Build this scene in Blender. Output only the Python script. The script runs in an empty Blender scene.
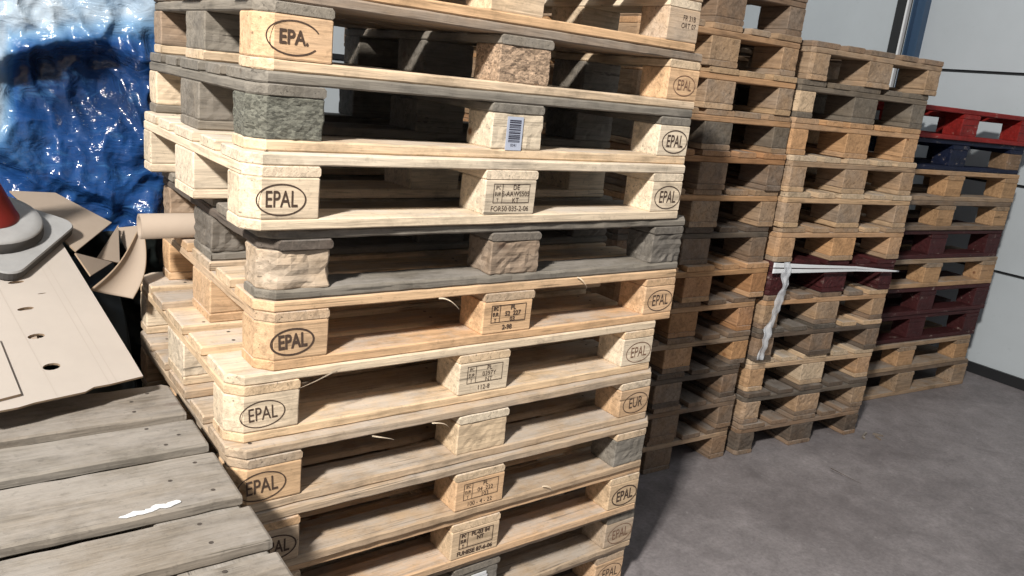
import bpy, bmesh, math, random
from mathutils import Vector, Matrix, noise
random.seed(7)
PI = math.pi
SC = bpy.context.scene
COL = SC.collection

# ------------------------------------------------------------------ materials
def new_mat(name):
    m = bpy.data.materials.new(name); m.use_nodes = True
    nt = m.node_tree
    for n in list(nt.nodes):
        nt.nodes.remove(n)
    out = nt.nodes.new('ShaderNodeOutputMaterial')
    b = nt.nodes.new('ShaderNodeBsdfPrincipled')
    nt.links.new(b.outputs[0], out.inputs[0])
    return m, nt, b

def N(nt, t, **kw):
    n = nt.nodes.new(t)
    for k, v in kw.items():
        setattr(n, k, v)
    return n

def ramp(nt, fac, stops):
    r = N(nt, 'ShaderNodeValToRGB')
    el = r.color_ramp.elements
    while len(el) > 1:
        el.remove(el[-1])
    el[0].position, el[0].color = stops[0][0], stops[0][1]
    for p, c in stops[1:]:
        e = el.new(p); e.color = c
    nt.links.new(fac, r.inputs[0])
    return r.outputs[0]

def g(v):
    return (v, v, v, 1)

def mix(nt, mode, fac, a, b):
    m = N(nt, 'ShaderNodeMix', data_type='RGBA', blend_type=mode)
    for sock, v in ((m.inputs[0], fac), (m.inputs[6], a), (m.inputs[7], b)):
        if hasattr(v, 'is_output'):
            nt.links.new(v, sock)
        else:
            sock.default_value = v
    return m.outputs[2]

def coords(nt, scale, rnd=True):
    tc = N(nt, 'ShaderNodeTexCoord')
    v = tc.outputs['Object']
    if rnd:
        oi = N(nt, 'ShaderNodeObjectInfo')
        c = N(nt, 'ShaderNodeVectorMath', operation='SCALE')
        c.inputs[0].default_value = (37.0, 19.0, 53.0)
        nt.links.new(oi.outputs['Random'], c.inputs['Scale'])
        a = N(nt, 'ShaderNodeVectorMath', operation='ADD')
        nt.links.new(v, a.inputs[0]); nt.links.new(c.outputs[0], a.inputs[1])
        v = a.outputs[0]
    mp = N(nt, 'ShaderNodeMapping')
    mp.inputs['Scale'].default_value = scale
    nt.links.new(v, mp.inputs[0])
    return mp.outputs[0]

def noise_t(nt, vec, scale, detail=5, rough=.6, dist=0):
    n = N(nt, 'ShaderNodeTexNoise')
    n.inputs['Scale'].default_value = scale
    n.inputs['Detail'].default_value = detail
    n.inputs['Roughness'].default_value = rough
    n.inputs['Distortion'].default_value = dist
    nt.links.new(vec, n.inputs['Vector'])
    return n.outputs[0]

def bump(nt, b, h, strength, dist, prev=None):
    bp = N(nt, 'ShaderNodeBump')
    bp.inputs['Strength'].default_value = strength
    bp.inputs['Distance'].default_value = dist
    nt.links.new(h, bp.inputs['Height'])
    if prev is not None:
        nt.links.new(prev, bp.inputs['Normal'])
    nt.links.new(bp.outputs[0], b.inputs['Normal'])
    return bp.outputs[0]

def wood_material(name, painted=False):
    m, nt, b = new_mat(name)
    oi = N(nt, 'ShaderNodeObjectInfo')
    grain = noise_t(nt, coords(nt, (1.6, 26, 26)), 3.0, 7, .62, .7)
    fib = noise_t(nt, coords(nt, (5, 120, 120)), 3.0, 4, .6)
    blotch = noise_t(nt, coords(nt, (1, 2.2, 2.2)), 5.0, 5, .65)
    fine = noise_t(nt, coords(nt, (1, 1, 1)), 60.0, 4, .7)
    gr = ramp(nt, grain, [(.28, g(.62)), (.5, g(.95)), (.7, g(1.12))])
    c = mix(nt, 'MULTIPLY', 1.0, oi.outputs['Color'], gr)
    c = mix(nt, 'MULTIPLY', .6, c, ramp(nt, fib, [(.3, g(.7)), (.6, g(1.08))]))
    # knots
    vo = N(nt, 'ShaderNodeTexVoronoi'); vo.inputs['Scale'].default_value = 3.2
    nt.links.new(coords(nt, (1.0, 2.0, 2.0)), vo.inputs['Vector'])
    kn = ramp(nt, vo.outputs['Distance'], [(.035, g(1)), (.075, g(0))])
    c = mix(nt, 'MIX', kn, c, mix(nt, 'MULTIPLY', 1.0, c, (.42, .27, .17, 1)))
    # weathering: alpha of the object colour
    wfac = N(nt, 'ShaderNodeMath', operation='MULTIPLY')
    nt.links.new(ramp(nt, blotch, [(.35, g(.25)), (.62, g(1))]), wfac.inputs[0])
    nt.links.new(oi.outputs['Alpha'], wfac.inputs[1])
    grey = (.44, .405, .37, 1) if not painted else (.42, .35, .30, 1)
    bw = N(nt, 'ShaderNodeRGBToBW'); nt.links.new(oi.outputs['Color'], bw.inputs[0])
    gbase = grey if painted else mix(nt, 'MULTIPLY', 1.0, bw.outputs[0], (1.12, 1.04, .93, 1))
    gcol = mix(nt, 'MULTIPLY', 1.0, gbase, ramp(nt, grain, [(.3, g(.55)), (.5, g(.92)), (.65, g(1.08))]))
    if painted:
        chip = N(nt, 'ShaderNodeMath', operation='MULTIPLY')
        nt.links.new(ramp(nt, noise_t(nt, coords(nt, (1, 2, 2)), 14, 6, .7), [(.60, g(0)), (.66, g(1))]), chip.inputs[0])
        nt.links.new(oi.outputs['Alpha'], chip.inputs[1])
        c = mix(nt, 'MIX', chip.outputs[0], c, gcol)
    else:
        c = mix(nt, 'MIX', wfac.outputs[0], c, gcol)
    crk = noise_t(nt, coords(nt, (1.1, 42, 42)), 3.0, 3, .5, .4)
    c = mix(nt, 'MULTIPLY', .75, c, ramp(nt, crk, [(.30, g(.28)), (.345, g(1))]))
    st2 = noise_t(nt, coords(nt, (1, 1.5, 1.5)), 9, 6, .7)
    c = mix(nt, 'MULTIPLY', .8, c, ramp(nt, st2, [(.33, g(.62)), (.5, g(1))]))
    ge = N(nt, 'ShaderNodeNewGeometry'); sx = N(nt, 'ShaderNodeSeparateXYZ'); nt.links.new(ge.outputs['Normal'], sx.inputs[0])
    up = ramp(nt, sx.outputs[2], [(.7, g(0)), (.95, g(1))])
    du = mix(nt, 'MULTIPLY', 1.0, up, ramp(nt, noise_t(nt, coords(nt, (1, 1.6, 1.6)), 7, 6, .7), [(.38, g(0)), (.60, g(.6))]))
    dusty = mix(nt, 'MIX', .55, (.42, .385, .35, 1), mix(nt, 'MULTIPLY', 1.0, bw.outputs[0], (1.35, 1.25, 1.15, 1)))
    if not painted: c = mix(nt, 'MIX', du, c, dusty)
    # dirt specks
    c = mix(nt, 'MULTIPLY', .5, c, ramp(nt, fine, [(.3, g(.55)), (.42, g(1))]))
    nt.links.new(c, b.inputs['Base Color'])
    b.inputs['Roughness'].default_value = .62 if painted else .82
    b.inputs['Specular IOR Level'].default_value = .25
    p = bump(nt, b, grain, .5, .004)
    bump(nt, b, fib, .35, .0015, p)
    return m

def chip_material():
    m, nt, b = new_mat('pressed_wood_chips')
    oi = N(nt, 'ShaderNodeObjectInfo')
    v = coords(nt, (1, 1.6, 2.2))
    vo = N(nt, 'ShaderNodeTexVoronoi'); vo.inputs['Scale'].default_value = 130
    nt.links.new(v, vo.inputs['Vector'])
    sep = N(nt, 'ShaderNodeSeparateColor'); nt.links.new(vo.outputs['Color'], sep.inputs[0])
    c = mix(nt, 'MULTIPLY', 1.0, oi.outputs['Color'], ramp(nt, sep.outputs[0], [(0, g(.45)), (.5, g(.9)), (1, g(1.25))]))
    nt.links.new(c, b.inputs['Base Color'])
    b.inputs['Roughness'].default_value = .9
    h = noise_t(nt, v, 75, 6, .75)
    bump(nt, b, h, .9, .006)
    return m

def plain(name, col, rough=.6, metal=0, bs=0, bscale=40, spec=.5, var=0):
    m, nt, b = new_mat(name)
    if var:
        n = noise_t(nt, coords(nt, (1, 1, 1), False), bscale * .2, 6, .65)
        c = mix(nt, 'MULTIPLY', 1.0, (*col, 1), ramp(nt, n, [(.3, g(1 - var)), (.7, g(1 + var * .6))]))
        nt.links.new(c, b.inputs['Base Color'])
    else:
        b.inputs['Base Color'].default_value = (*col, 1)
    b.inputs['Roughness'].default_value = rough
    b.inputs['Metallic'].default_value = metal
    b.inputs['Specular IOR Level'].default_value = spec
    if bs:
        bump(nt, b, noise_t(nt, coords(nt, (1, 1, 1), False), bscale, 6, .65), bs, .003)
    return m

M_WOOD = wood_material('raw_timber')
M_PAINT = wood_material('painted_timber', True)
M_CHIP = chip_material()
M_BURN = plain('branded_black', (.070, .042, .028), .9, var=.3, bscale=400)
M_BURN2 = plain('branded_brown', (.19, .10, .06), .9, var=.3, bscale=400)
M_NAIL = plain('nail_steel', (.10, .085, .075), .6, .5)
M_CARD = plain('cardboard', (.43, .385, .345), .85, bs=.15, bscale=18, spec=.2, var=.07)
M_CARD2 = plain('brown_cardboard', (.37, .30, .24), .85, bs=.1, bscale=25, spec=.2, var=.08)
M_CEDGE = plain('corrugated_edge', (.30, .22, .15), .9)
M_GREY = plain('grey_rubber', (.30, .30, .30), .7, bs=.2, bscale=90, var=.12)
M_DRUB = plain('dark_rubber', (.055, .052, .05), .8, bs=.2, bscale=90)
M_RED = plain('cone_red', (.20, .014, .010), .5, var=.25, bscale=60)
M_SHADE = plain('shade_sheeting', (.010, .014, .013), .55, bs=.5, bscale=12)  # near-black that paints in the shade of the gap
M_BLACK = plain('black_gasket', (.012, .013, .015), .5)
M_BLUE = plain('blue_steel', (.035, .075, .14), .35, .3)
M_WHITE = plain('white_steel', (.72, .74, .76), .35, .1)
M_STICK = plain('sticker_white', (.42, .46, .56), .5)
M_INK = plain('printed_ink', (.03, .03, .05), .6)

def panel_material():
    m, nt, b = new_mat('wall_panel')
    n = noise_t(nt, coords(nt, (1, 1, 1), False), 1.2, 5, .6)
    n2 = noise_t(nt, coords(nt, (1, 1, 1), False), 35, 4, .6)
    c = mix(nt, 'MULTIPLY', 1.0, (.45, .495, .53, 1), ramp(nt, n, [(.3, g(.9)), (.7, g(1.04))]))
    c = mix(nt, 'MULTIPLY', .5, c, ramp(nt, n2, [(.25, g(.8)), (.35, g(1))]))
    nt.links.new(c, b.inputs['Base Color'])
    b.inputs['Roughness'].default_value = .5
    bump(nt, b, n2, .1, .002)
    return m
M_PANEL = panel_material()

def floor_material():
    m, nt, b = new_mat('worn_concrete')
    v = coords(nt, (1, 1, 1), False)
    n1 = noise_t(nt, v, 1.6, 6, .62, .4)
    n2 = noise_t(nt, v, 9, 7, .7, .5)
    n3 = noise_t(nt, v, 70, 5, .75)
    c = mix(nt, 'MIX', ramp(nt, n1, [(.35, g(0)), (.65, g(1))]), (.172, .155, .158, 1), (.245, .224, .228, 1))
    c = mix(nt, 'MULTIPLY', 1.0, c, ramp(nt, n2, [(.3, g(.72)), (.55, g(1)), (.75, g(1.3))]))
    c = mix(nt, 'MULTIPLY', .7, c, ramp(nt, n3, [(.3, g(.65)), (.5, g(1)), (.75, g(1.35))]))
    c = mix(nt, 'MIX', ramp(nt, noise_t(nt, v, 22, 3, .5), [(.68, g(0)), (.75, g(.5))]), c, (.34, .32, .32, 1))
    nt.links.new(c, b.inputs['Base Color'])
    b.inputs['Roughness'].default_value = .62
    bump(nt, b, n3, .3, .003)
    return m
M_FLOOR = floor_material()

def rotated(nt, scale, ang):
    tc = N(nt, 'ShaderNodeTexCoord'); mp = N(nt, 'ShaderNodeMapping')
    mp.inputs['Rotation'].default_value = (0, ang, 0); mp.inputs['Scale'].default_value = scale
    nt.links.new(tc.outputs['Object'], mp.inputs[0]); return mp.outputs[0]

def film_material():
    m, nt, b = new_mat('blue_film')
    v = coords(nt, (1, 1, 1), False)
    big = noise_t(nt, v, 3.2, 4, .55, .8)
    at = N(nt, 'ShaderNodeAttribute'); at.attribute_name = 'layers'
    s = N(nt, 'ShaderNodeMath', operation='ADD')
    k = N(nt, 'ShaderNodeMath', operation='MULTIPLY_ADD'); k.inputs[1].default_value = .7; k.inputs[2].default_value = -.35
    nt.links.new(big, k.inputs[0]); nt.links.new(k.outputs[0], s.inputs[0]); nt.links.new(at.outputs['Fac'], s.inputs[1])
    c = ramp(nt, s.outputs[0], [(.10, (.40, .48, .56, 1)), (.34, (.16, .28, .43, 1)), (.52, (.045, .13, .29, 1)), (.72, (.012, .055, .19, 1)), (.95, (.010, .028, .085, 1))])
    st = noise_t(nt, coords(nt, (.6, 1, 1.5), False), 11, 5, .7, 1.2)
    c = mix(nt, 'SCREEN', .4, c, ramp(nt, st, [(.55, (0, 0, 0, 1)), (.72, (.06, .18, .36, 1))]))
    nt.links.new(c, b.inputs['Base Color'])
    b.inputs['Roughness'].default_value = .13
    b.inputs['IOR'].default_value = 1.5
    b.inputs['Coat Weight'].default_value = .4
    b.inputs['Coat Roughness'].default_value = .08
    w1 = noise_t(nt, rotated(nt, (.30, 1, 1.2), .65), 15, 4, .55, 1.2)
    w2 = noise_t(nt, rotated(nt, (1.3, 1, .30), .35), 60, 3, .55, 1.0)
    p = bump(nt, b, w1, .6, .02)
    bump(nt, b, w2, .35, .004, p)
    return m
M_FILM = film_material()

def clear_film_material():
    m, nt, b = new_mat('clear_film')
    b.inputs['Base Color'].default_value = (.75, .78, .82, 1)
    b.inputs['Roughness'].default_value = .2
    b.inputs['Alpha'].default_value = .42
    w1 = noise_t(nt, coords(nt, (1, 1, .3), False), 60, 5, .6, 1.0)
    bump(nt, b, w1, .7, .006)
    return m
M_CLEAR = clear_film_material()

# ------------------------------------------------------------------ object helpers
def tag(o, label=None, cat=None, group=None, kind=None):
    if label: o['label'] = label
    if cat: o['category'] = cat
    if group: o['group'] = group
    if kind: o['kind'] = kind
    return o

def link(name, mesh, parent=None, loc=(0, 0, 0), rot=(0, 0, 0), col=None):
    o = bpy.data.objects.new(name, mesh); COL.objects.link(o)
    o.location = loc; o.rotation_euler = rot
    if parent is not None: o.parent = parent
    if col: o.color = col
    return o

def empty(name, loc, rz=0):
    o = bpy.data.objects.new(name, None); COL.objects.link(o)
    o.location = loc; o.rotation_euler = (0, 0, rz)
    o.empty_display_size = .1
    return o

def bm_mesh(bm, name, mats, smooth=False):
    me = bpy.data.meshes.new(name)
    bmesh.ops.recalc_face_normals(bm, faces=bm.faces)
    bm.to_mesh(me); bm.free()
    for m in mats: me.materials.append(m)
    if smooth:
        for p in me.polygons: p.use_smooth = True
    return me

def box(bm, x0, x1, y0, y1, z0, z1, mi=0):
    vs = [bm.verts.new(c) for c in ((x0, y0, z0), (x1, y0, z0), (x1, y1, z0), (x0, y1, z0), (x0, y0, z1), (x1, y0, z1), (x1, y1, z1), (x0, y1, z1))]
    for f in ((3, 2, 1, 0), (4, 5, 6, 7), (0, 1, 5, 4), (1, 2, 6, 5), (2, 3, 7, 6), (3, 0, 4, 7)):
        bm.faces.new([vs[i] for i in f]).material_index = mi

def nz(a, b, c):
    return noise.noise(Vector((a, b, c)))

# ------------------------------------------------------------------ timber shapes
CHAM = .032
def board_mesh(L, W, T, cham=(), wear=.001, seed=0, nails=(), bow=0.0, mat=None):
    """plank along local X; cham holds (end, side) corners cut at 45 degrees; nails = x positions"""
    bm = bmesh.new()
    c = CHAM; bv = min(.0022 + wear * .5, .004)
    xs = [0, c * .5, c] if L > .2 else [0]
    n = max(2, int(L / (.035 if wear > .0015 else .06)))
    xs = sorted(set([0.0, .004, c * .5, c, L - c, L - c * .5, L - .004, L] + [c + (L - 2 * c) * i / n for i in range(1, n)]))
    rings = []
    for x in xs:
        lo, hi = 0.0, W
        for (e, s) in cham:
            d = x if e == 0 else L - x
            cut = max(0, c - d)
            if s == 0: lo = max(lo, cut)
            else: hi = min(hi, W - cut)
        fr = 18 if wear > .0015 else 7
        j = lambda k, a=1.0: wear * a * (nz(x * fr + seed * 3.1, k * 5.3, seed * 1.7) + .6 * nz(x * fr * 2.7, k * 7.1, seed * 2.3))
        endw = 1 if .0 < x < L else .3
        y0 = lo + max(-.001, abs(j(1, 1.6))) * endw; y1 = hi - abs(j(2, 1.6)) * endw
        zb = bow * math.sin(PI * x / L)
        e = .002 if x in (0.0, L) else 0
        z0 = abs(j(3, .5)) + e; z1 = T - abs(j(4, .6)) + zb - e
        b0 = bv + abs(j(5, .8)); b1 = bv + abs(j(6, .8))
        pts = [(y0 + bv, z0), (y1 - bv, z0), (y1, z0 + bv), (y1, z1 - b1), (y1 - b1, z1), (y0 + b0, z1), (y0, z1 - b0), (y0, z0 + bv)]
        ex = x + (abs(nz(seed, x, 3)) * wear if x == 0 else 0)
        rings.append([bm.verts.new((ex, y, z)) for y, z in pts])
    for a, b in zip(rings, rings[1:]):
        for k in range(8):
            bm.faces.new((a[k], a[(k + 1) % 8], b[(k + 1) % 8], b[k]))
    bm.faces.new(rings[0]); bm.faces.new(rings[-1])
    rnd = random.Random(seed)
    for nx in nails:
        for ny in ((.28, .72) if W < .12 else (.2, .5, .8)):
            cx = nx + rnd.uniform(-.03, .03); cy = W * ny + rnd.uniform(-.012, .012)
            vs = [bm.verts.new((cx + .0042 * math.cos(a * PI / 4), cy + .0042 * math.sin(a * PI / 4), T - .00005)) for a in range(8)]
            f = bm.faces.new(vs); f.material_index = 1
    return bm_mesh(bm, 'board', [mat or M_WOOD, M_NAIL])

def block_bm(w, d, h, cham=(), wear=.001, seed=0, split=0):
    bm = bmesh.new()
    c = CHAM * .97; e = .003
    poly = []
    corner = {(0, 0): (0, 0), (1, 0): (w, 0), (1, 1): (w, d), (0, 1): (0, d)}
    order = [(0, 0), (1, 0), (1, 1), (0, 1)]
    dirs = {(0, 0): ((0, 1), (1, 0)), (1, 0): ((-1, 0), (0, 1)), (1, 1): ((0, -1), (-1, 0)), (0, 1): ((1, 0), (0, -1))}
    for k in order:
        cx, cy = corner[k]; r = c if k in cham else e
        for dx, dy in dirs[k]:
            poly.append((cx + dx * r, cy + dy * r))
    step = .013 if wear > .0015 else .06
    pts = []
    for i in range(len(poly)):
        a = Vector(poly[i]); b = Vector(poly[(i + 1) % len(poly)])
        n = max(1, int((b - a).length / step))
        for q in range(n): pts.append(a.lerp(b, q / n))
    nzs = max(2, int(h / (step if wear > .0015 else .04)))
    zs = [0, .003] + [.003 + (h - .006) * i / nzs for i in range(1, nzs)] + [h - .003, h]
    cen = Vector((w / 2, d / 2)); rings = []
    for zi, z in enumerate(zs):
        ring = []
        for p in pts:
            dr = (cen - p).normalized()
            amt = (.0018 if zi in (0, len(zs) - 1) else 0)
            amt += wear * abs(nz(p.x * 30 + seed, p.y * 30, z * 55 + seed * 2.2)) * 2.2
            if split and p.y < .004:
                amt += split * max(0, nz(p.x * 16 + seed, 3.3, z * 34) + .25)
            q = p + dr * amt
            ring.append(bm.verts.new((q.x, q.y, z)))
        rings.append(ring)
    m = len(pts)
    for a, b in zip(rings, rings[1:]):
        for k in range(m):
            bm.faces.new((a[k], a[(k + 1) % m], b[(k + 1) % m], b[k]))
    bm.faces.new(rings[0]); bm.faces.new(rings[-1])
    bmesh.ops.recalc_face_normals(bm, faces=bm.faces)
    return bm

# stamp lettering on a block's -Y face
_tc = {}
def text_tris(s, size, bold=.0):
    k = (s, size, bold)
    if k not in _tc:
        cu = bpy.data.curves.new('lettering', 'FONT'); cu.body = s; cu.size = size
        cu.align_x = 'CENTER'; cu.align_y = 'CENTER'; cu.offset = bold; cu.resolution_u = 3
        ob = bpy.data.objects.new('lettering', cu)
        me = bpy.data.meshes.new_from_object(ob)
        _tc[k] = ([tuple(v.co)[:2] for v in me.vertices], [tuple(p.vertices) for p in me.polygons])
        bpy.data.objects.remove(ob); bpy.data.meshes.remove(me); bpy.data.curves.remove(cu)
    return _tc[k]

def put_text(bm, s, cx, cz, size, sx=1, y=-.0006, mi=1, bold=0, tilt=0):
    vs, fs = text_tris(s, size, bold)
    ct, st = math.cos(tilt), math.sin(tilt)
    bv = [bm.verts.new((cx + (v[0] * sx) * ct - v[1] * st, y, cz + v[0] * sx * st + v[1] * ct)) for v in vs]
    for f in fs:
        try: bm.faces.new([bv[i] for i in f]).material_index = mi
        except ValueError: pass

def put_oval(bm, cx, cz, rx, rz, t, y=-.0006, mi=1, a0=0, a1=360, tilt=0):
    n = 36; prev = None; ct, st = math.cos(tilt), math.sin(tilt)
    for i in range(n + 1):
        a = math.radians(a0 + (a1 - a0) * i / n)
        pr = []
        for k in (0, 1):
            u, v = (rx - t * k) * math.cos(a), (rz - t * k) * math.sin(a)
            pr.append(bm.verts.new((cx + u * ct - v * st, y, cz + u * st + v * ct)))
        if prev: bm.faces.new((prev[0], pr[0], pr[1], prev[1])).material_index = mi
        prev = pr

def put_rect(bm, x0, x1, z0, z1, y=-.0006, mi=1):
    vs = [bm.verts.new(c) for c in ((x0, y, z0), (x1, y, z0), (x1, y, z1), (x0, y, z1))]
    bm.faces.new(vs).material_index = mi

def put_frame(bm, x0, x1, z0, z1, t=.0013, y=-.0006, mi=1):
    put_rect(bm, x0, x1, z0, z0 + t, y, mi); put_rect(bm, x0, x1, z1 - t, z1, y, mi)
    put_rect(bm, x0, x0 + t, z0, z1, y, mi); put_rect(bm, x1 - t, x1, z0, z1, y, mi)

def stamp(bm, kind, w, h, y):
    cx = w / 2
    if kind[0] == 'oval':
        _, txt, bold, size, dx = kind[:5]; tilt = kind[5] if len(kind) > 5 else 0
        cx += dx; cz = h * .47
        put_oval(bm, cx, cz, .046 * size, .029 * size, .0022 + bold * 1.4, y, tilt=tilt)
        put_text(bm, txt, cx, cz, .042 * size, .66, y, bold=bold, tilt=tilt)
    elif kind[0] == 'open':       # oval open at one end, letters spaced
        _, txt, a0, a1, size, dx = kind
        cx += dx; cz = h * .5
        put_oval(bm, cx, cz, .050 * size, .030 * size, .0028, y, a0=a0, a1=a1)
        put_text(bm, txt, cx, cz, .034 * size, .85, y, bold=.0008)
    elif kind[0] == 'frame':      # country / mill box with small print
        _, lines, last, bold = kind
        x0, x1 = w * .16, w * .86; z0, z1 = h * .34, h * .9
        put_frame(bm, x0, x1, z0, z1, .0014 + bold, y)
        put_rect(bm, x0 + .024, x0 + .0252 + bold, z0, z1, y)
        n = len(lines)
        for i, s in enumerate(lines):
            z = z1 - (i + .6) * (z1 - z0) / n
            put_text(bm, s, x0 + .024 + (x1 - x0 - .024) * .5, z, .016, .95, y, bold=bold)
        for i, s in enumerate(('IPC', 'EUR', 'T')):
            put_text(bm, s, x0 + .0125, z1 - (i + .6) * (z1 - z0) / 3, .0125, .75, y, bold=bold)
        put_text(bm, last, cx, h * .17, .0165, .95, y, bold=bold)
    elif kind[0] == 'line':
        for i, s in enumerate(kind[1]):
            put_text(bm, s, cx + .003, h * (.72 - .24 * i), .018, .9, y)

_cache = {}
def get_block(w, d, cham, wear, seed, kz=1.0, st=None, mat=None, brown=False, split=0):
    k = (CHAM, w, d, tuple(sorted(cham)), wear, seed % 3, kz, st, mat.name if mat else '', brown, split)
    if k not in _cache:
        bm = block_bm(w, d, .078 * kz, cham, wear, seed % 3 + len(cham) * 1.3, split)
        if st:
            stamp(bm, st, w, .078 * kz, -.0006 - (0 if wear < .0015 else 0))
            # keep lettering facing out of the block
        me = bpy.data.meshes.new('block'); bm.to_mesh(me); bm.free()
        me.materials.append(mat or M_WOOD); me.materials.append(M_BURN2 if brown else M_BURN)
        _cache[k] = me
    return _cache[k]

def get_board(L, W, T, cham, wear, seed, nails, mat):
    k = (CHAM, L, W, T, tuple(sorted(cham)), wear, seed % 4, bool(nails), mat.name)
    if k not in _cache:
        _cache[k] = board_mesh(L, W, T, cham, wear, seed % 4 + W * 10 + L, nails, 0, mat)
    return _cache[k]

def vary(c, rnd, amt=.08, aj=.15):
    f = 1 + rnd.uniform(-amt, amt); h = rnd.uniform(-amt, amt) * .35
    return (c[0] * f * (1 + h), c[1] * f, c[2] * f * (1 - h), max(0, min(1, c[3] + rnd.uniform(-aj, aj))))

# colour schemes: linear rgb + weathering share
WOODS = W_ = {
    'pale':   (.74, .61, .45, .08),
    'fresh':  (.68, .51, .335, .10),
    'warm':   (.66, .43, .245, .10),
    'orange': (.56, .33, .175, .12),
    'tan':    (.52, .37, .235, .35),
    'brown':  (.34, .235, .155, .45),
    'dark':   (.17, .13, .10, .45),
    'grey':   (.235, .205, .165, .5),
    'dgrey':  (.18, .155, .128, .5),
    'cgrey':  (.165, .162, .13, .9),
    'chip':   (.50, .35, .235, .3),
    'deckgrey': (.255, .22, .18, .6),
    'rotten': (.13, .10, .08, .5),
    'red':    (.36, .022, .020, .35),
    'blue':   (.008, .017, .062, .30),
    'maroon': (.080, .020, .024, .35),
}

def pallet(name, x, y, z, rz, deck='tan', stringer=None, block=None, bottom=None, wear=.001, seed=0,
           stamps=None, special=None, paint=False, kz=1.0, label='', group=None, deckw=None, gy=1.0, tint=(1, 1, 1)):
    """local frame: length 1.2 along X, width .8 along Y, front long side at Y=0"""
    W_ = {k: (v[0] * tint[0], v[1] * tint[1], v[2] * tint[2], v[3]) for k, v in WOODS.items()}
    stringer = stringer or deck; block = block or deck; bottom = bottom or deck
    rnd = random.Random(seed * 13 + 5)
    root = empty(name, (x, y, z), rz)
    tag(root, label, 'pallet', group)
    mat = M_PAINT if paint else M_WOOD
    T = .022 * kz
    special = special or {}; stamps = stamps or {}
    # bottom boards
    for i, (yy, ww) in enumerate(((0, .1), (.3275, .145), (.7, .1))):
        ch = {0: ((0, 0), (1, 0)), 1: (), 2: ((0, 1), (1, 1))}[i]
        c = special.get(('bottom', i), bottom)
        link('bottom_board', get_board(1.2, ww, T, ch, wear, seed + i, (), mat), root, (0, yy, 0), col=vary(W_[c], rnd))
    zb = T
    for iy, (yy, dd) in enumerate(((0, .1), (.3275, .145), (.7, .1))):
        for ix, xx in enumerate((0, .5275, 1.055)):
            ch = ()
            if iy != 1 and ix != 1:
                ch = ((ix // 2, iy // 2),)
            c = special.get(('block', ix, iy), block)
            m = M_CHIP if c in ('chip', 'cgrey') else mat
            st = stamps.get(ix) if iy == 0 else None
            wr = .0035 if c in ('chip', 'cgrey') else (.003 if c == 'rotten' else wear)
            brown = bool(st and st[0] == 'oval' and len(st) > 6)
            sp = special.get(('split', ix, iy), 0)
            if st: wr = min(wr, .0008)
            if sp: wr = .003
            dx, dy = rnd.uniform(-.003, .003), rnd.uniform(0, .003)
            link('block', get_block(.145, dd, ch, wr, seed + ix, kz, st, m, brown, sp), root,
                 (xx + (dx if ix == 1 else 0), yy + (dy if iy == 0 and not st else 0), zb), col=vary(W_[c], rnd))
    zs = zb + .078 * kz
    for ix, xx in enumerate((0, .5275, 1.055)):
        c = special.get(('stringer', ix), stringer)
        ch = {0: ((0, 1), (1, 1)), 1: (), 2: ((0, 0), (1, 0))}[ix]
        o = link('stringer_board', get_board(.8, .145, T, ch, wear, seed + ix, (), mat), root, (xx + .145, 0, zs), (0, 0, PI / 2), col=vary(W_[c], rnd))
    zd = zs + T
    ws = deckw or (.145, .1, .145, .1, .145)
    gap = (.8 * gy - sum(ws)) / 4; yy = 0
    for i, ww in enumerate(ws):
        ch = ((0, 0), (1, 0)) if i == 0 else (((0, 1), (1, 1)) if i == 4 else ())
        c = special.get(('deck', i), deck)
        link('deck_board', get_board(1.2, ww, T, ch, wear, seed + i, (.07, .6, 1.13), mat), root, (rnd.uniform(-.003, .003), yy, zd), col=vary(W_[c], rnd))
        yy += ww + gap
    return root

ORD = ['top', 'second', 'third', 'fourth', 'fifth', 'sixth', 'seventh', 'eighth', 'ninth', 'tenth', 'eleventh', 'twelfth', 'thirteenth']

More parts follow.
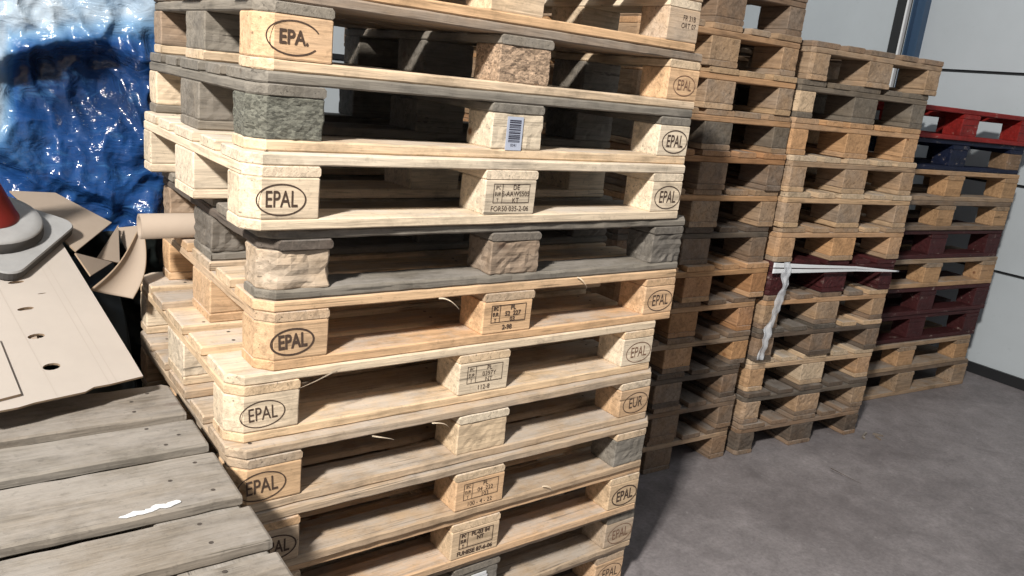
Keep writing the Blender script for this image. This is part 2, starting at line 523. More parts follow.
# ------------------------------------------------------------------ stack A (front)
AX, AY, AT = 1.606, 1.494, math.radians(2.1)
offA = {0: (.006, .0), 1: (.008, -.014), 2: (-.020, -.034), 3: (-.030, -.042), 4: (-.026, -.026), 5: (-.026, -.009), 6: (.032, -.005), 7: (.034, -.004), 8: (-.004, -.006), 9: (.011, .012), 10: (.025, .022), 11: (-.01, .019)}
OV = 'oval'
specA = {
 11: dict(deck='tan', block='fresh', bottom='warm', wear=.0012, stamps={2: ('line', ('FR 31B', 'ORT 07'))}, special={('block', 2, 0): 'tan', ('stringer', 2): 'pale', ('bottom', 2): 'tan'},
          label='tan pallet with small black print on its end block, topmost of the front stack'),
 10: dict(deck='brown', stringer='grey', block='grey', bottom='fresh', wear=.002, stamps={0: ('open', 'EPA.', 25, 325, 1.05, -.005), 2: ('oval', 'EPAL', 0, 0.91, -0.010, .0, 1)},
          special={('block', 0, 0): 'warm', ('block', 1, 0): 'chip', ('block', 2, 0): 'warm', ('block', 0, 2): 'brown', ('stringer', 2): 'fresh', ('deck', 0): 'brown'},
          label='pallet with orange EPA. corner block and rough chipboard middle block in the front stack'),
 9: dict(deck='grey', stringer='grey', block='grey', bottom='fresh', wear=.0022, stamps={2: ('oval', 'EPAL', .0006, 1.06, -0.010)},
          special={('block', 0, 0): 'cgrey', ('block', 1, 0): 'pale', ('block', 2, 0): 'pale', ('block', 0, 2): 'pale', ('bottom', 1): 'grey', ('bottom', 2): 'grey'},
          label='grey-decked pallet with a barcode sticker on its pale middle block, front stack'),
 8: dict(deck='pale', wear=.001, stamps={0: ('oval', 'EPAL', .0004, 1.05, -.004), 1: ('frame', ('DE', 'S-AAWS505', 'KT'), 'FOR50 035-2-06', 0), 2: ('oval', 'EPAL', .0004, 1.08, -0.010)},
          label='bright new pale pallet with two clear EPAL ovals in the front stack'),
 7: dict(deck='grey', stringer='dgrey', block='dgrey', bottom='grey', wear=.0045, special={('block', 0, 0): 'tan', ('split', 0, 0): .012, ('block', 0, 1): 'dgrey', ('block', 0, 2): 'brown', ('block', 1, 0): 'brown', ('stringer', 0): 'rotten'},
          label='old dark grey weathered pallet with a split corner block in the front stack'),
 6: dict(deck='warm', stringer='warm', block='warm', bottom='warm', wear=.0012, stamps={0: ('oval', 'EPAL', .0014, 1.0, -.004, .05), 1: ('frame', ('PL', '52  227', '03'), '2-98', .0005), 2: ('oval', 'EPAL', .0002, 1.06, -0.010, .03)},
          special={('stringer', 0): 'tan', ('stringer', 1): 'tan', ('deck', 2): 'tan', ('deck', 1): 'fresh'},
          label='warm orange pallet with a bold black EPAL oval on its corner, front stack'),
 5: dict(deck='fresh', stringer='fresh', block='pale', bottom='fresh', wear=.0016, stamps={0: ('oval', 'EPAL', 0, 1.0, -.004, .06), 1: ('frame', ('PL', '0397Y', 'NT'), '112-8', 0), 2: ('oval', 'EPAL', 0, 1.03, -0.010, .03, 1)},
          special={('stringer', 2): 'fresh', ('deck', 0): 'pale', ('deck', 3): 'tan'},
          label='pale tan pallet sticking out at its corner with a thin EPAL oval, front stack'),
 4: dict(deck='tan', stringer='pale', block='warm', bottom='tan', wear=.002, stamps={0: ('oval', 'EPAL', .0003, 1.1, -.012, .06), 2: ('oval', 'EUR', .0002, 1.06, -0.010, .06)},
          special={('deck', 0): 'tan', ('stringer', 0): 'tan', ('block', 1, 0): 'fresh'},
          label='tan pallet with a EUR oval on one end block in the front stack'),
 3: dict(deck='tan', stringer='warm', block='warm', bottom='tan', wear=.0026, stamps={0: ('oval', 'EPAL', .0008, 1.0, .02), 1: ('frame', ('PL', '04  222', '103'), '100 - 4 - 22', 0)},
          special={('block', 2, 0): 'grey', ('stringer', 2): 'fresh', ('block', 0, 0): 'tan', ('stringer', 1): 'fresh'},
          label='dusty tan pallet with a bleached worn end block above the bold EPAL one'),
 2: dict(deck='warm', stringer='fresh', block='fresh', bottom='warm', wear=.0015, stamps={1: ('frame', ('PL-03 84', 'NT', ''), 'FUHESE 87-6-06', .0006), 2: ('oval', 'EPAL', .0011, 1.08, -0.010, .06)},
          label='tan pallet low in the front stack with dark stamps on middle and end blocks'),
 1: dict(deck='tan', stringer='grey', block='tan', bottom='tan', wear=.003, stamps={2: ('oval', 'EPAL', 0, 1.08, -0.010, .06, 1)},
          special={('block', 1, 0): 'grey', ('bottom', 0): 'tan'},
          label='battered tan pallet second from the floor in the front stack'),
 0: dict(deck='tan', stringer='tan', block='warm', bottom='brown', wear=.002, stamps={2: ('oval', 'EPAL', 0, 1.08, -0.010)},
          label='tan pallet at the very bottom of the front stack'),
}
A_roots = {}
for L, sp in specA.items():
    ox, oy = offA[L]
    ct, st_ = math.cos(AT), math.sin(AT)
    px = AX + (ox - 1.2) * ct - oy * st_; py = AY + (ox - 1.2) * st_ + oy * ct
    rr = AT + {4: .010, 3: .004, 1: .01, 8: .012, 9: .005, 10: .004}.get(L, 0); py -= (rr - AT) * 1.2
    r = pallet('euro_pallet', px, py, L * .144, rr, seed=L + 1, group='pallets of the front stack', **sp)
    A_roots[L] = r

def kid(root, base, k=0):
    return [c for c in root.children if c.name.split('.')[0] == base][k]

# barcode sticker on the pale middle block of the grey-decked pallet
def barcode():
    bm = bmesh.new()
    box(bm, .040, .084, -.0016, -.0004, -.002, .072)
    rnd = random.Random(3); z = .016
    while z < .064:
        t = rnd.choice((.0012, .002, .003)); put_rect(bm, .046, .078, z, z + t, -.0020, 1); z += t + rnd.choice((.0012, .002))
    put_text(bm, '0041', .062, .009, .010, .9, -.0020)
    return bm_mesh(bm, 'sticker', [M_STICK, M_INK])
blk = kid(A_roots[9], 'block', 1)
link('barcode_sticker', barcode(), blk)['label'] = 'white sticker printed with a black barcode'
# worn print and tape on two end blocks
def tape_patch():
    bm = bmesh.new(); rnd = random.Random(9)
    for i in range(5):
        x0 = .03 + rnd.uniform(0, .05); z0 = .02 + .010 * i
        box(bm, x0, x0 + rnd.uniform(.03, .055), -.0035, -.0006, z0, z0 + .008)
    return bm_mesh(bm, 'tape', [M_WHITE])
link('torn_tape', tape_patch(), kid(A_roots[1], 'block', 1))['label'] = 'torn white tape'

# splinters lifting off board edges
def splinter_mesh(L, seed):
    bm = bmesh.new(); prev = None
    for i in range(9):
        t = i / 8; w = .0018 * (1 - t) + .0004
        c = Vector((L * t, -.010 * math.sin(t * 2.2) - .002, -.012 * t * t * 1.8 + .004 * math.sin(t * 3 + seed)))
        r = [bm.verts.new(c + Vector((0, w * math.cos(a), w * math.sin(a)))) for a in (0, PI * .66, PI * 1.33)]
        if prev:
            for k in range(3): bm.faces.new((prev[k], prev[(k + 1) % 3], r[(k + 1) % 3], r[k]))
        prev = r
    return bm_mesh(bm, 'splinter', [M_WOOD])
for L, xx, zz, ll, sd in ((6, .40, .120, .05, 1), (6, .80, .142, .03, 2), (5, .22, .130, -.08, 3), (4, .30, .125, .05, 4), (4, .45, .128, .04, 5), (3, .80, .030, .03, 6)):
    link('splinter', splinter_mesh(ll, sd), A_roots[L], (xx, 0, zz), col=W_['pale'])

CHAM = .014
# ------------------------------------------------------------------ short-side stacks B and C, long-side stack D, hidden stack E
def side_stack(cx, cy, rz, offs, specs, phrase, group, kz=1.0, long=False, wear=.0016, seed0=0, tint=(.68, .60, .52)):  # tint: darker older wood, with the weaker light out here put into the colour
    roots = []
    for L, sp in enumerate(specs):
        sp = dict(sp); ox = offs[L]
        n = ORD[len(specs) - 1 - L]
        tone = sp.pop('tone')
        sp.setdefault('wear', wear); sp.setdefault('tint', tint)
        lab = '%s pallet, %s %s' % (tone, ('topmost' if n == 'top' else n + ' from the top'), phrase)
        rnd = random.Random(L * 7 + seed0)
        jy = rnd.uniform(-.010, .010)
        jr = rnd.uniform(-.008, .008)
        if long:
            px = cx + (ox - 1.2) * math.cos(rz) ; py = cy + (ox - 1.2) * math.sin(rz) + jy
            roots.append(pallet('euro_pallet', px, py, L * .144 * kz, rz + jr * .4, kz=kz, seed=seed0 + L, label=lab, group=group, **sp))
        else:
            px = cx + ox; py = cy + jy
            roots.append(pallet('euro_pallet', px, py, L * .144 * kz, PI / 2 + rz + jr, kz=kz, seed=seed0 + L, label=lab, group=group, **sp))
    return roots

def P(tone, deck, **k):
    return dict(tone=tone, deck=deck, **k)
offB = [-.011, -.010, -.026, -.003, .0, .028, .007, .018, .014, .007, -.017, -.034, -.02]
specB = [
 P('brown', 'brown', block='brown', stringer='tan'), P('worn brown', 'brown', block='brown'),
 P('dark brown', 'dark', block='brown', stringer='dark', bottom='dark'), P('tan', 'brown', block='warm', stringer='tan', special={('block', 0, 0): 'warm'}),
 P('orange-tan', 'brown', block='orange', stringer='warm', bottom='orange'), P('orange', 'warm', block='orange', stringer='warm'),
 P('dull grey-brown', 'dark', block='brown', stringer='dgrey', bottom='brown'), P('tan', 'tan', block='tan', stringer='warm'),
 P('brown', 'orange', block='brown', stringer='orange', bottom='brown'), P('greyish tan', 'tan', block='grey', stringer='warm'),
 P('light tan', 'fresh', block='tan', stringer='warm'), P('light brown', 'tan', block='tan', stringer='warm'),
 P('dark brown', 'brown', block='brown', stringer='brown')]
BX, BY, BT = 2.627, 1.971, math.radians(-1.9)
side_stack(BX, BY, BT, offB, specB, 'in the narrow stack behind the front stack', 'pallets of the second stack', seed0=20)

offC = [.003, .006, .011, .012, .010, .012, .013, .002, -.004, -.016, -.018, .012]
specC = [
 P('dirty brown', 'brown', block='dark', stringer='brown', wear=.003), P('dark worn', 'dark', block='tan', stringer='dgrey', bottom='brown', wear=.003),
 P('whitish', 'pale', block='warm', stringer='fresh', bottom='fresh', special={('block', 0, 1): 'pale'}, wear=.002),
 P('dark grey', 'fresh', block='brown', stringer='dark', bottom='dark', special={('deck', 3): 'dgrey', ('deck', 4): 'dgrey', ('deck', 2): 'dgrey'}, wear=.002),
 P('tan', 'brown', block='tan', stringer='warm', special={('deck', 0): 'fresh'}),
 P('maroon painted', 'maroon', paint=True, wear=.0035, block='maroon'),
 P('yellowish tan', 'tan', block='warm', stringer='warm', special={('deck', 1): 'fresh'}), P('pale tan', 'pale', block='tan', stringer='fresh', bottom='fresh'),
 P('white-decked tan', 'pale', block='tan', stringer='tan', bottom='fresh'), P('clean tan', 'warm', block='warm', stringer='warm'),
 P('grey', 'grey', block='grey', stringer='grey', bottom='grey', special={('block', 0, 2): 'pale'}), P('brown', 'brown', block='tan', stringer='tan', bottom='tan')]
CX, CY, CT = 3.448, 1.893, math.radians(-5.2)
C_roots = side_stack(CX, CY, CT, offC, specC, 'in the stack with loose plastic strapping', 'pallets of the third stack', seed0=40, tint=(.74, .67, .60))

offD = [.001, -.048, .0, .022, .013, .010, -.004, .014, .008, .008]
specD = [
 P('tan', 'brown', block='tan', stringer='tan', bottom='tan'), P('clean tan', 'tan', block='warm', stringer='tan', bottom='tan'),
 P('maroon', 'maroon', paint=True), P('maroon', 'maroon', paint=True),
 P('light tan', 'tan', block='warm', stringer='tan', bottom='warm'), P('dark maroon', 'maroon', paint=True),
 P('tan', 'brown', block='warm', stringer='tan', bottom='brown'), P('light tan', 'warm', block='warm', stringer='warm', bottom='tan'),
 P('dark blue', 'blue', paint=True, block='blue', special={('block', 2, 0): 'brown'}), P('bright red', 'red', paint=True)]
KD = 1.081
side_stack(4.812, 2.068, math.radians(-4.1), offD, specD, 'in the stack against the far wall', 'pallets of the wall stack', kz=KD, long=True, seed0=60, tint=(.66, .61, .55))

specE = [P('dark brown', 'dark' if i % 3 else 'brown', block='brown' if i % 2 else 'dark', stringer='dark') for i in range(12)]
rndE = random.Random(4)
for L, sp in enumerate(specE):
    sp.pop('tone')
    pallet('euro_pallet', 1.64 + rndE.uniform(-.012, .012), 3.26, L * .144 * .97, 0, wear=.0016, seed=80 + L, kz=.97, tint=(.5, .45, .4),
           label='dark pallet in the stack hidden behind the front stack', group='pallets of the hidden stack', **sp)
# ------------------------------------------------------------------ low pile F beside the front stack
zF = .72 / 5
for L in range(5):
    lab = 'grey weathered pallet %s the low pile under the cardboard' % ('on top of' if L == 4 else ORD[4 - L] + ' from the top of')
    px = -.832 + (.012, -.01, .006, -.012, 0)[L]
    r = pallet('euro_pallet', px, .893, L * .144, math.radians(1.6), 'deckgrey', wear=.0024, deckw=(.145, .118, .182, .125, .172), gy=1.09, tint=(1, 1, 1), seed=100 + L, label=lab, group='pallets of the low pile',
               block='grey', bottom='grey')
    top = r
# paint splash on the top pallet
bm = bmesh.new(); rnd = random.Random(5)
for i in range(7):
    cx, cy = .012 * i, .004 * math.sin(i * 2.1) + .002 * i
    vs = [bm.verts.new((cx + (.010 + .006 * rnd.random()) * math.cos(a * PI / 5), cy + (.0035 + .004 * rnd.random()) * math.sin(a * PI / 5), .0002 * i)) for a in range(10)]
    bm.faces.new(vs)
link('paint_splash', bm_mesh(bm, 'paint', [M_WHITE]), top, (1.020, .338, .1446), (0, 0, -.03))['label'] = 'small splash of dried white paint'

# ------------------------------------------------------------------ cardboard
def sheet(outer, holes, thick, mats):
    """flat sheet in local XY with holes, extruded to its thickness"""
    bm = bmesh.new()
    def loop(pts):
        vs = [bm.verts.new((x, y, 0)) for x, y in pts]
        for i in range(len(vs)): bm.edges.new((vs[i], vs[(i + 1) % len(vs)]))
    loop(outer)
    for h in holes: loop(h)
    bmesh.ops.triangle_fill(bm, use_beauty=True, edges=bm.edges[:])
    fs = bm.faces[:]
    r = bmesh.ops.extrude_face_region(bm, geom=fs)
    nv = [v for v in r['geom'] if isinstance(v, bmesh.types.BMVert)]
    for v in nv: v.co.z -= thick
    bmesh.ops.recalc_face_normals(bm, faces=bm.faces)
    for f in bm.faces:
        if abs(f.normal.z) < .5: f.material_index = 1
    return bm_mesh(bm, 'sheet', mats)

def frame_matrix(o, ex, ey):
    ex = Vector(ex).normalized(); ey = Vector(ey); n = ex.cross(ey).normalized(); ey = n.cross(ex)
    m = Matrix((ex, ey, n)).transposed().to_4x4(); m.translation = Vector(o)
    return m, n

cC = Vector((0.0167, 1.6307, 0.7717)); cA = Vector((0.2793, 1.7287, 0.7717)); cB = Vector((0.174, 2.2361, 0.9593))
Mc, nc = frame_matrix(cC, cA - cC, cB - cA)
def half_moon(u, v, r=.017, fr=.62):
    pts = []
    for i in range(12):
        a = PI * 2 * i / 12
        pts.append((u + r * math.cos(a), v + r * fr * math.sin(a)))
    return pts
rg = random.Random(2)
SK = 1.042
outer = [(-.48, .60), (-.03, .006), (.03, .0), (.06, .002), (.15, -.003), (.17, .004), (.20, .001), (.269, 0), (.28, .07), (.345, .524), (.30, .545), (.21, .56)]
holes = [half_moon(.128, .088, .0165), half_moon(.143, .187, .0165, .5), half_moon(.163, .281, .0165, .35), half_moon(.185, .378, .0165, .3), half_moon(.215, .325, .009, .15)]
outer = [(x * SK, y * SK) for x, y in outer]; holes = [[(x * SK, y * SK) for x, y in h] for h in holes]
o = link('cardboard_sheet', sheet(outer, holes, .005, [M_CARD, M_CEDGE])); o.matrix_world = Mc
tag(o, 'large flat cardboard sheet with a row of small holes, under the cone', 'cardboard', 'cardboard pieces')
# fold lines pressed in the sheet, parallel to its long side
bm = bmesh.new()
for u0, u1 in ((.215, .285), (.10, .165), (.20, .27)):
    vs = [bm.verts.new((c[0] * SK, c[1] * SK, c[2])) for c in ((u0 - .001, .004, .0004), (u0 + .001, .004, .0004), (u1 + .001, .52, .0004), (u1 - .001, .52, .0004))]
    bm.faces.new(vs)
link('fold_line', bm_mesh(bm, 'fold', [plain('pressed_fold', (.385, .34, .30), .85)]), o)
outer2 = [(-.15, .14), (-.02, .024), (.045, .026), (.075, .19), (.03, .24), (-.15, .24)]
o2 = link('cardboard_sheet', sheet([(x * SK, y * SK) for x, y in outer2], [], .006, [M_CARD, M_CEDGE]))
o2.matrix_world = Matrix.Translation(nc * .0075) @ Mc
tag(o2, 'small piece of cardboard lying on the large holed sheet', 'cardboard', 'cardboard pieces')

# carton under the sheet that carries it
bm = bmesh.new()
x0, x1, y0, y1 = -.62, .10, 1.83, 2.43
vs = []
def sheet_z(x, y):   # underside of the sheet
    d = Vector((x, y, 0)) - cC
    return cC.z - (nc.x * d.x + nc.y * d.y) / nc.z - .008
for z in (0, 1):
    for x, y in ((x0, y0), (x1, y0), (x1, y1), (x0, y1)):
        vs.append(bm.verts.new((x, y, 0 if z == 0 else min(sheet_z(x, y), sheet_z(x, y)))))
for f in ((3, 2, 1, 0), (4, 5, 6, 7), (0, 1, 5, 4), (1, 2, 6, 5), (2, 3, 7, 6), (3, 0, 4, 7)):
    bm.faces.new([vs[i] for i in f])
bmesh.ops.bevel(bm, geom=bm.edges[:], offset=.006, segments=2, affect='EDGES')
tag(link('carton', bm_mesh(bm, 'carton', [M_CARD2])), 'big brown carton behind the low pile, under the cardboard sheet', 'box')

# loose pieces behind
def curved_sheet(nu, nv, fn, thick, mats):
    bm = bmesh.new(); gridp = [[Vector(fn(i / nu, j / nv)) for j in range(nv + 1)] for i in range(nu + 1)]
    V0 = [[bm.verts.new(p) for p in row] for row in gridp]
    for i in range(nu):
        for j in range(nv): bm.faces.new((V0[i][j], V0[i + 1][j], V0[i + 1][j + 1], V0[i][j + 1]))
    bmesh.ops.recalc_face_normals(bm, faces=bm.faces); bm.normal_update()
    me = bm_mesh(bm, 'curved_sheet', mats, True)
    return me
def solid(o, t):
    m = o.modifiers.new('thickness', 'SOLIDIFY'); m.thickness = t; m.offset = 0
    if len(o.data.materials) > 1: m.material_offset_rim = 1

def flat_poly(pts, t=.004, label='', mats=None, sub=1):
    c = Vector(pts[0]); M, n = frame_matrix(c, Vector(pts[1]) - c, Vector(pts[-1]) - c)
    inv = M.inverted()
    loc = [inv @ Vector(p) for p in pts]
    o = link('cardboard_piece', sheet([(p.x, p.y) for p in loc], [], t, mats or [M_CARD2, M_CEDGE])); o.matrix_world = M
    tag(o, label, 'cardboard', 'cardboard pieces')
    return o
FLATS = True

# ------------------------------------------------------------------ traffic cone
cb0 = Vector((.037, 1.986, .942)); cb1 = Vector((.186, 2.231, 1.007))
def lathe(prof, n=40, mi=None):
    bm = bmesh.new(); rings = []
    for r, z in prof:
        rings.append([bm.verts.new((r * math.cos(2 * PI * i / n), r * math.sin(2 * PI * i / n), z)) for i in range(n)])
    for k, (a, b) in enumerate(zip(rings, rings[1:])):
        for i in range(n):
            f = bm.faces.new((a[i], a[(i + 1) % n], b[(i + 1) % n], b[i])); f.material_index = mi[k] if mi else 0
    bm.faces.new(rings[0]); bm.faces.new(rings[-1])
    return bm
slab_c = Vector((.0125, 2.225, 0)); slab_c.z = sheet_z(slab_c.x, slab_c.y) + .009
dx_ = (cb1 - cb0).normalized()
Mk, nk = frame_matrix(slab_c, dx_, nc.cross(dx_)); Mk = Mk @ Matrix.Scale(1.04, 4)
cone = empty('traffic_cone', (0, 0, 0)); cone.matrix_world = Mk
tag(cone, 'faded red traffic cone with a grey rubber base standing on the cardboard', 'traffic cone')
bm = bmesh.new(); pts = []; S, R = .145, .035
for qx, qy, a0 in ((1, 1, 0), (-1, 1, 90), (-1, -1, 180), (1, -1, 270)):
    for i in range(7):
        a = math.radians(a0 + 15 * i); pts.append(((S - R) * qx + R * math.cos(a), (S - R) * qy + R * math.sin(a)))
rings = []
for s, z in ((.97, 0), (1, .004), (1, .020), (.985, .024)):
    rings.append([bm.verts.new((x * s, y * s, z)) for x, y in pts])
for k, (a, b) in enumerate(zip(rings, rings[1:])):
    for i in range(len(pts)):
        bm.faces.new((a[i], a[(i + 1) % len(pts)], b[(i + 1) % len(pts)], b[i])).material_index = 1 if k < 2 else 0
bm.faces.new(rings[0]); bm.faces.new(rings[-1])
link('base_plate', bm_mesh(bm, 'base_plate', [M_GREY, M_DRUB]), cone)
link('base_ring', bm_mesh(lathe([(.117, .022), (.119, .026), (.116, .048), (.112, .054), (.095, .056), (.068, .058)], mi=[1, 1, 0, 0, 0]), 'base_ring', [M_GREY, M_DRUB], True), cone)
cbm = lathe([(.066, .054), (.067, .060), (.062, .066), (.054, .11), (.045, .16), (.036, .22), (.028, .28), (.016, .38), (.011, .40)])
for v in cbm.verts:      # the soft cone leans over
    k = max(0, v.co.z - .066); v.co.x -= .22 * k; v.co.y += .28 * k
link('cone_body', bm_mesh(cbm, 'cone_body', [M_RED], True), cone)

flat_poly([(.080, 2.46, 1.045), (.205, 2.20, .938), (.322, 2.41, .985), (.19, 2.52, 1.03)], .004, 'flat brown cardboard flap pointing at the blue film, beside the cone')
flat_poly([(.203, 2.195, .935), (.226, 2.10, .900), (.300, 2.30, .880)], .004, 'small triangular cardboard offcut beside the holed sheet')
flat_poly([(.263, 2.30, .893), (.321, 2.32, .872), (.335, 2.43, .955)], .004, 'narrow upright cardboard offcut in front of the blue film')
flat_poly([(.333, 2.46, .940), (.352, 2.40, .880), (.392, 2.44, .90), (.388, 2.46, .945)], .004, 'pale scrap of cardboard behind the curled piece')

def curl(u, v):
    # u runs down the strip, v across it
    top = Vector((.349, 2.17, .985)); bot = Vector((.268, 2.10, .850))
    c = top.lerp(bot, u) + Vector((.012 * math.sin(u * PI), 0, -.012 * math.sin(u * PI)))
    w = .012 + .085 * u ** .9
    a = (v - .5) * (2.4 - .6 * u)
    return c + Vector((w * .62 * math.sin(a), .045 * (math.cos(a) - 1) * (.3 + u), -.030 * (v - .5) * u - .012 * u * math.cos(a * 1.3) + .01))
o = link('cardboard_curl', curved_sheet(24, 14, curl, .003, [M_CARD2, M_CEDGE])); solid(o, .003)
tag(o, 'curled cardboard strip hanging below the open end of the cardboard tube', 'cardboard', 'cardboard pieces')

# cardboard tube pushed into the front stack
bm = bmesh.new(); n = 40; r0, r1, Lt = .0305, .024, .46; rings = []
for x, r in ((0, r1), (0, r0), (Lt, r0), (Lt, r1)):
    rings.append([bm.verts.new((x, r * math.cos(2 * PI * i / n), r * math.sin(2 * PI * i / n))) for i in range(n)])
for k in range(4):
    a, b = rings[k], rings[(k + 1) % 4]
    for i in range(n): bm.faces.new((a[i], a[(i + 1) % n], b[(i + 1) % n], b[i]))
o = link('cardboard_tube', bm_mesh(bm, 'tube', [M_CARD2], True), None, (.322, 2.012, 1.0395), (0, 0, math.radians(1.5)))
for p in o.data.polygons: p.use_smooth = abs(p.normal.x) < .5
tag(o, 'brown cardboard tube pushed between two pallets of the front stack', 'tube')

# added black sheeting standing in for the shade in the gap
def shade_sheet(u, v):
    x = .112 + .25 * u; y = 1.80 + .73 * v
    z = .46 + .05 * nz(x * 6, y * 5, 1) + .02 * nz(x * 20, y * 16, 5) + .42 * v ** 1.5
    e = min(u, 1 - u, v * 2, (1 - v) * 2) * 8
    if e < 1: z = z * max(0, e) + .0
    return (x, y, max(z, .004))
o = link('shade_sheeting', curved_sheet(50, 80, shade_sheet, .002, [M_SHADE])); solid(o, .002)
tag(o, 'added black sheeting standing in for shade in the gap beside the front stack', 'sheeting')

# ------------------------------------------------------------------ bale wrapped in blue film
def bale():
    bm = bmesh.new(); nx_, nz_ = 230, 300
    lay = []
    X0, X1, Z0, Z1 = -1.0, .56, 0.0, 1.98
    V = []
    def dens(t):  # finer sampling around the exposed part
        return t
    for j in range(nz_ + 1):
        row = []
        tz = j / nz_; z = Z0 + (Z1 - Z0) * tz
        for i in range(nx_ + 1):
            tx = i / nx_; x = X0 + (X1 - X0) * (tx ** .8)
            bx, bz = x - .27, z - 1.33
            # main hollow and the folds running round it
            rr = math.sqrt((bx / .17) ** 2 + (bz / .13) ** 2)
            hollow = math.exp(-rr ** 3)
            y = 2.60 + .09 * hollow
            ridge = bz - (.115 + .05 * bx - 1.6 * bx * bx)
            y -= .06 * math.exp(-(ridge / .030) ** 2) * max(0, 1 - (bx / .30) ** 2)
            r2 = (x - (.13 + .25 * (1.35 - z) ** 2)) - .0
            y -= .022 * math.exp(-(r2 / .03) ** 2) * (1 if .9 < z < 1.42 else max(0, 1 - abs(z - 1.16) * 3 + .78))
            dz = z - (1.13 - .55 * (x - .1))
            y -= .028 * math.exp(-(dz / .03) ** 2)
            # film creases
            q = nz(x * 7, z * 7 + nz(x * 3, z * 3, 5) * 2, 1.1)
            y += .030 * q
            y += .034 * (abs(nz(x * 13 + z * 7, z * 9 - x * 5, 4.4)) - .2) * 1.6
            y += .006 * (abs(nz(x * 32 - z * 17, z * 20 + x * 9, 8.8))) * 1.5
            y += .0015 * nz(x * 70, z * 55, 2.8)
            y += .07 * (1.0 - z) * (1 if z < 1.0 else 0) * -1 * .0
            # rounding at the borders
            ed = min(i, nx_ - i) / 22; ed2 = (nz_ - j) / 26
            if ed < 1: y += .16 * (1 - ed) ** 2
            if ed2 < 1: y += .20 * (1 - ed2) ** 2
            row.append(bm.verts.new((x, y, z)))
            cl = lambda t: max(0.0, min(1.0, t))
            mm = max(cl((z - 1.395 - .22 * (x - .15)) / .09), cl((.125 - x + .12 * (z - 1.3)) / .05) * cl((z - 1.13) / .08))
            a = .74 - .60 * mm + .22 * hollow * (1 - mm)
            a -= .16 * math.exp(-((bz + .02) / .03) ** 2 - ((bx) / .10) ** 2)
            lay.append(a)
        V.append(row)
    for j in range(nz_):
        for i in range(nx_):
            bm.faces.new((V[j][i], V[j][i + 1], V[j + 1][i + 1], V[j + 1][i]))
    # sides, top and back
    ring = V[0] + [V[j][nx_] for j in range(1, nz_ + 1)] + [V[nz_][i] for i in range(nx_ - 1, -1, -1)] + [V[j][0] for j in range(nz_ - 1, 0, -1)]
    back = []
    for v in ring:
        back.append(bm.verts.new((v.co.x * .98 , 3.45, v.co.z * .99))); lay.append(.6)
    m = len(ring)
    for k in range(m):
        bm.faces.new((ring[k], ring[(k + 1) % m], back[(k + 1) % m], back[k]))
    bm.faces.new(back)
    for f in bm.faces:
        if f.calc_center_median().z < .90: f.material_index = 1  # lower part black, painting in the dark of the gap
    me = bm_mesh(bm, 'bale', [M_FILM, M_SHADE], True)
    at = me.attributes.new('layers', 'FLOAT', 'POINT')
    at.data.foreach_set('value', lay)
    return me
tag(link('wrapped_bale', bale()), 'tall load wrapped in crumpled glossy blue plastic film behind the cardboard', 'wrapped load')

# ------------------------------------------------------------------ loose strap and film on stack C
def strip(path, w, name, mat, parent=None, th=.0012, amp=0):
    base = Vector(parent.location)
    def fn(u, v):
        k = u * (len(path) - 1); i = min(int(k), len(path) - 2); f = k - i
        a = Vector(path[i]); b = Vector(path[i + 1]); c = a.lerp(b, f)
        d = (b - a).normalized(); s = d.cross(Vector((0, 1, 0)))
        if s.length < .1: s = Vector((1, 0, 0))
        s.normalize()
        ww = w[0] + (w[1] - w[0]) * u
        o = c + s * (v - .5) * ww
        o.y += amp * nz(o.x * 40, o.z * 28, 3) - abs(v - .5) * 0
        o.x += amp * .8 * nz(o.z * 22, v * 3, 7)
        return o - base
    o = link(name, curved_sheet(48, 8, fn, th, [mat]), parent); solid(o, th)
    return o
wrap = empty('torn_wrapping', (2.66, 1.94, .0))
tag(wrap, 'torn white plastic strapping stretched across the maroon pallet with film hanging down', 'plastic wrapping')
strip([(2.650, 1.948, .856), (2.85, 1.922, .848), (3.15, 1.897, .836), (3.445, 1.868, .812)], (.020, .005), 'strap', M_WHITE, wrap)
strip([(2.648, 1.946, .832), (2.85, 1.920, .829), (3.15, 1.895, .824), (3.435, 1.868, .812)], (.020, .004), 'strap', M_WHITE, wrap)
strip([(2.712, 1.932, .868), (2.716, 1.924, .78), (2.697, 1.926, .68), (2.672, 1.928, .58), (2.655, 1.930, .455)], (.052, .040), 'film_strip', M_CLEAR, wrap, amp=.014)

# ------------------------------------------------------------------ room
def struct(name, bm, mats, loc=(0, 0, 0)):
    o = link(name, bm_mesh(bm, name, mats), None, loc); o['kind'] = 'structure'; return o
WX, BKY = 5.107, 4.7
bm = bmesh.new(); box(bm, -6, WX + .2, -5, BKY + .2, -.1, 0); struct('floor', bm, [M_FLOOR])
bm = bmesh.new()
zs = [0, .646, 1.167, 1.800, 2.43, 3.05, 3.7, 4.4, 5.0, 5.6]
for a, b in zip(zs, zs[1:]):
    box(bm, WX, WX + .05, -5, 2.96, a + (.009 if a else .0), b - .009, 0)
box(bm, WX + .02, WX + .04, -5, 2.96, 0, 5.6, 1)
struct('wall_right', bm, [M_PANEL, M_BLACK])
bm = bmesh.new(); box(bm, WX, WX + .05, 2.96, BKY + .2, 0, 5.6, 0); struct('wall_right_end', bm, [M_PANEL])
bm = bmesh.new(); box(bm, -6, WX + .05, BKY, BKY + .05, 0, 5.6, 0); struct('wall_back', bm, [M_PANEL])
bm = bmesh.new(); box(bm, WX - .018, WX, -5, 2.96, 0, .065, 0); struct('baseboard_right', bm, [M_BLACK])
bm = bmesh.new(); box(bm, WX - .05, WX, 3.095, 3.17, 0, 5.6, 0); struct('trim_1', bm, [M_BLACK])
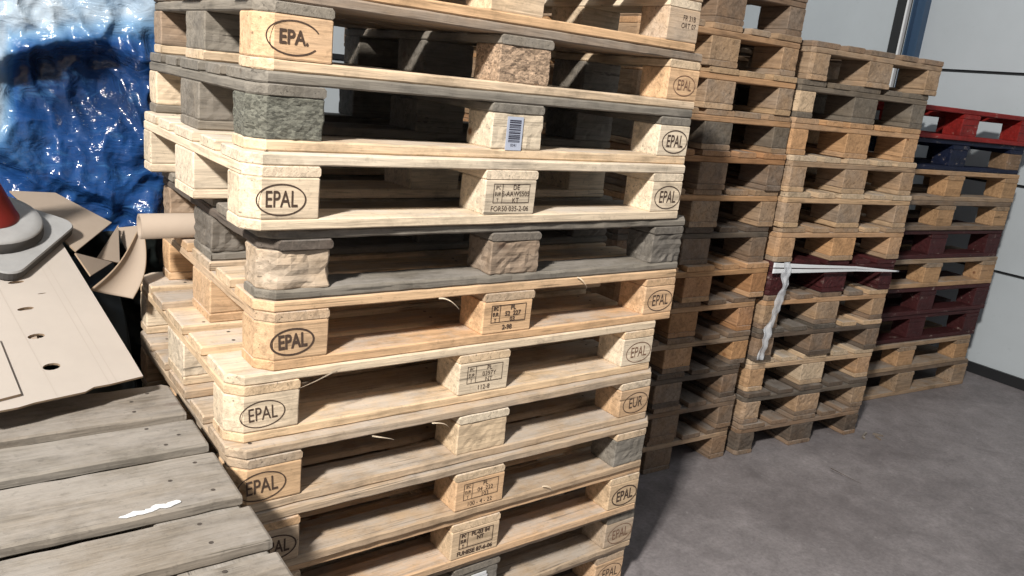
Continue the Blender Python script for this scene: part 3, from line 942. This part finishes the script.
bm = bmesh.new(); box(bm, WX - .075, WX - .045, 3.075, 3.088, 0, 5.6, 0); struct('trim_2', bm, [M_WHITE])
bm = bmesh.new()
box(bm, WX - .06, WX, 2.97, 2.98, 0, 5.6); box(bm, WX - .06, WX, 3.045, 3.055, 0, 5.6); box(bm, WX - .02, WX, 2.98, 3.045, 0, 5.6)
struct('trim_3', bm, [M_BLUE])
bm = bmesh.new(); box(bm, -6, WX + .05, BKY - .02, BKY, 1.47, 1.50, 0); struct('trim_4', bm, [M_BLACK])
bm = bmesh.new(); box(bm, -6, WX + .2, -1.0, BKY + .2, 5.6, 5.7); struct('ceiling', bm, [M_PANEL])

# ------------------------------------------------------------------ small litter on the floor
def chip_mesh(seed, L, W):
    bm = bmesh.new(); r = random.Random(seed); n = 9
    a = [bm.verts.new((L * math.cos(2 * PI * i / n) * r.uniform(.7, 1), W * math.sin(2 * PI * i / n) * r.uniform(.6, 1), 0)) for i in range(n)]
    b = [bm.verts.new((v.co.x * .85, v.co.y * .8, .006 + r.uniform(0, .004))) for v in a]
    for i in range(n): bm.faces.new((a[i], a[(i + 1) % n], b[(i + 1) % n], b[i]))
    bm.faces.new(a); bm.faces.new(b)
    return bm_mesh(bm, 'chip', [M_WOOD])
lit = [(3.47, 1.86, .3, .035, .008), (3.50, 1.81, 1.2, .028, .007), (3.43, 1.84, .9, .022, .008), (3.53, 1.83, 2.2, .030, .006)]
for i, (x, y, a, L, W) in enumerate(lit):
    tag(link('wood_scrap', chip_mesh(i, L, W), None, (x, y, 0), (0, 0, a), W_['dark']), 'dark scrap of wood on the concrete beside the strapped stack', 'wood scrap', 'scraps beside the strapped stack')
tag(link('twig', splinter_mesh(.13, 3), None, (2.93, 1.68, .026), (0, 0, -1.1), W_['rotten']), 'thin curved twig lying alone on the open concrete floor', 'twig')

# ------------------------------------------------------------------ light
w = bpy.data.worlds.new('World'); SC.world = w; w.use_nodes = True
bg = w.node_tree.nodes['Background']; bg.inputs[0].default_value = (.92, .94, 1.0, 1); bg.inputs[1].default_value = .26
def area(name, loc, target, size, energy, col):
    l = bpy.data.lights.new(name, 'AREA'); l.shape = 'SQUARE'; l.size = size; l.energy = energy; l.color = col
    o = bpy.data.objects.new(name, l); COL.objects.link(o); o.location = loc
    d = Vector(target) - Vector(loc); o.rotation_euler = d.to_track_quat('-Z', 'Y').to_euler()
    return o
T_ = Vector((1.0, 1.5, 1.2)); D_ = Vector((-1.15, -.80, 1.0)).normalized()
area('window_light', T_ + D_ * 5.2, T_ + Vector((0.6, .2, 0)), .36, 570, (1.0, .95, .88))

# ------------------------------------------------------------------ camera
f, pit, rol, yaw, H = 788.1, math.radians(14.888), math.radians(6.179), math.radians(35.285), 1.4737
F = Vector((math.sin(yaw) * math.cos(pit), math.cos(yaw) * math.cos(pit), -math.sin(pit)))
R0 = Vector((math.cos(yaw), -math.sin(yaw), 0)); U0 = R0.cross(F)
R1 = math.cos(rol) * R0 + math.sin(rol) * U0; U1 = -math.sin(rol) * R0 + math.cos(rol) * U0
cd = bpy.data.cameras.new('camera'); cam = bpy.data.objects.new('camera', cd); COL.objects.link(cam)
cd.sensor_width = 36; cd.lens = f / 1024 * 36; cd.clip_start = .02
m = Matrix((R1, U1, -F)).transposed().to_4x4(); m.translation = (0, 0, H)
cam.matrix_world = m
SC.camera = cam
SC.view_settings.view_transform = 'Standard'; SC.view_settings.look = 'None'
SC.view_settings.exposure = 0; SC.view_settings.gamma = 1; SC.view_settings.use_curve_mapping = False
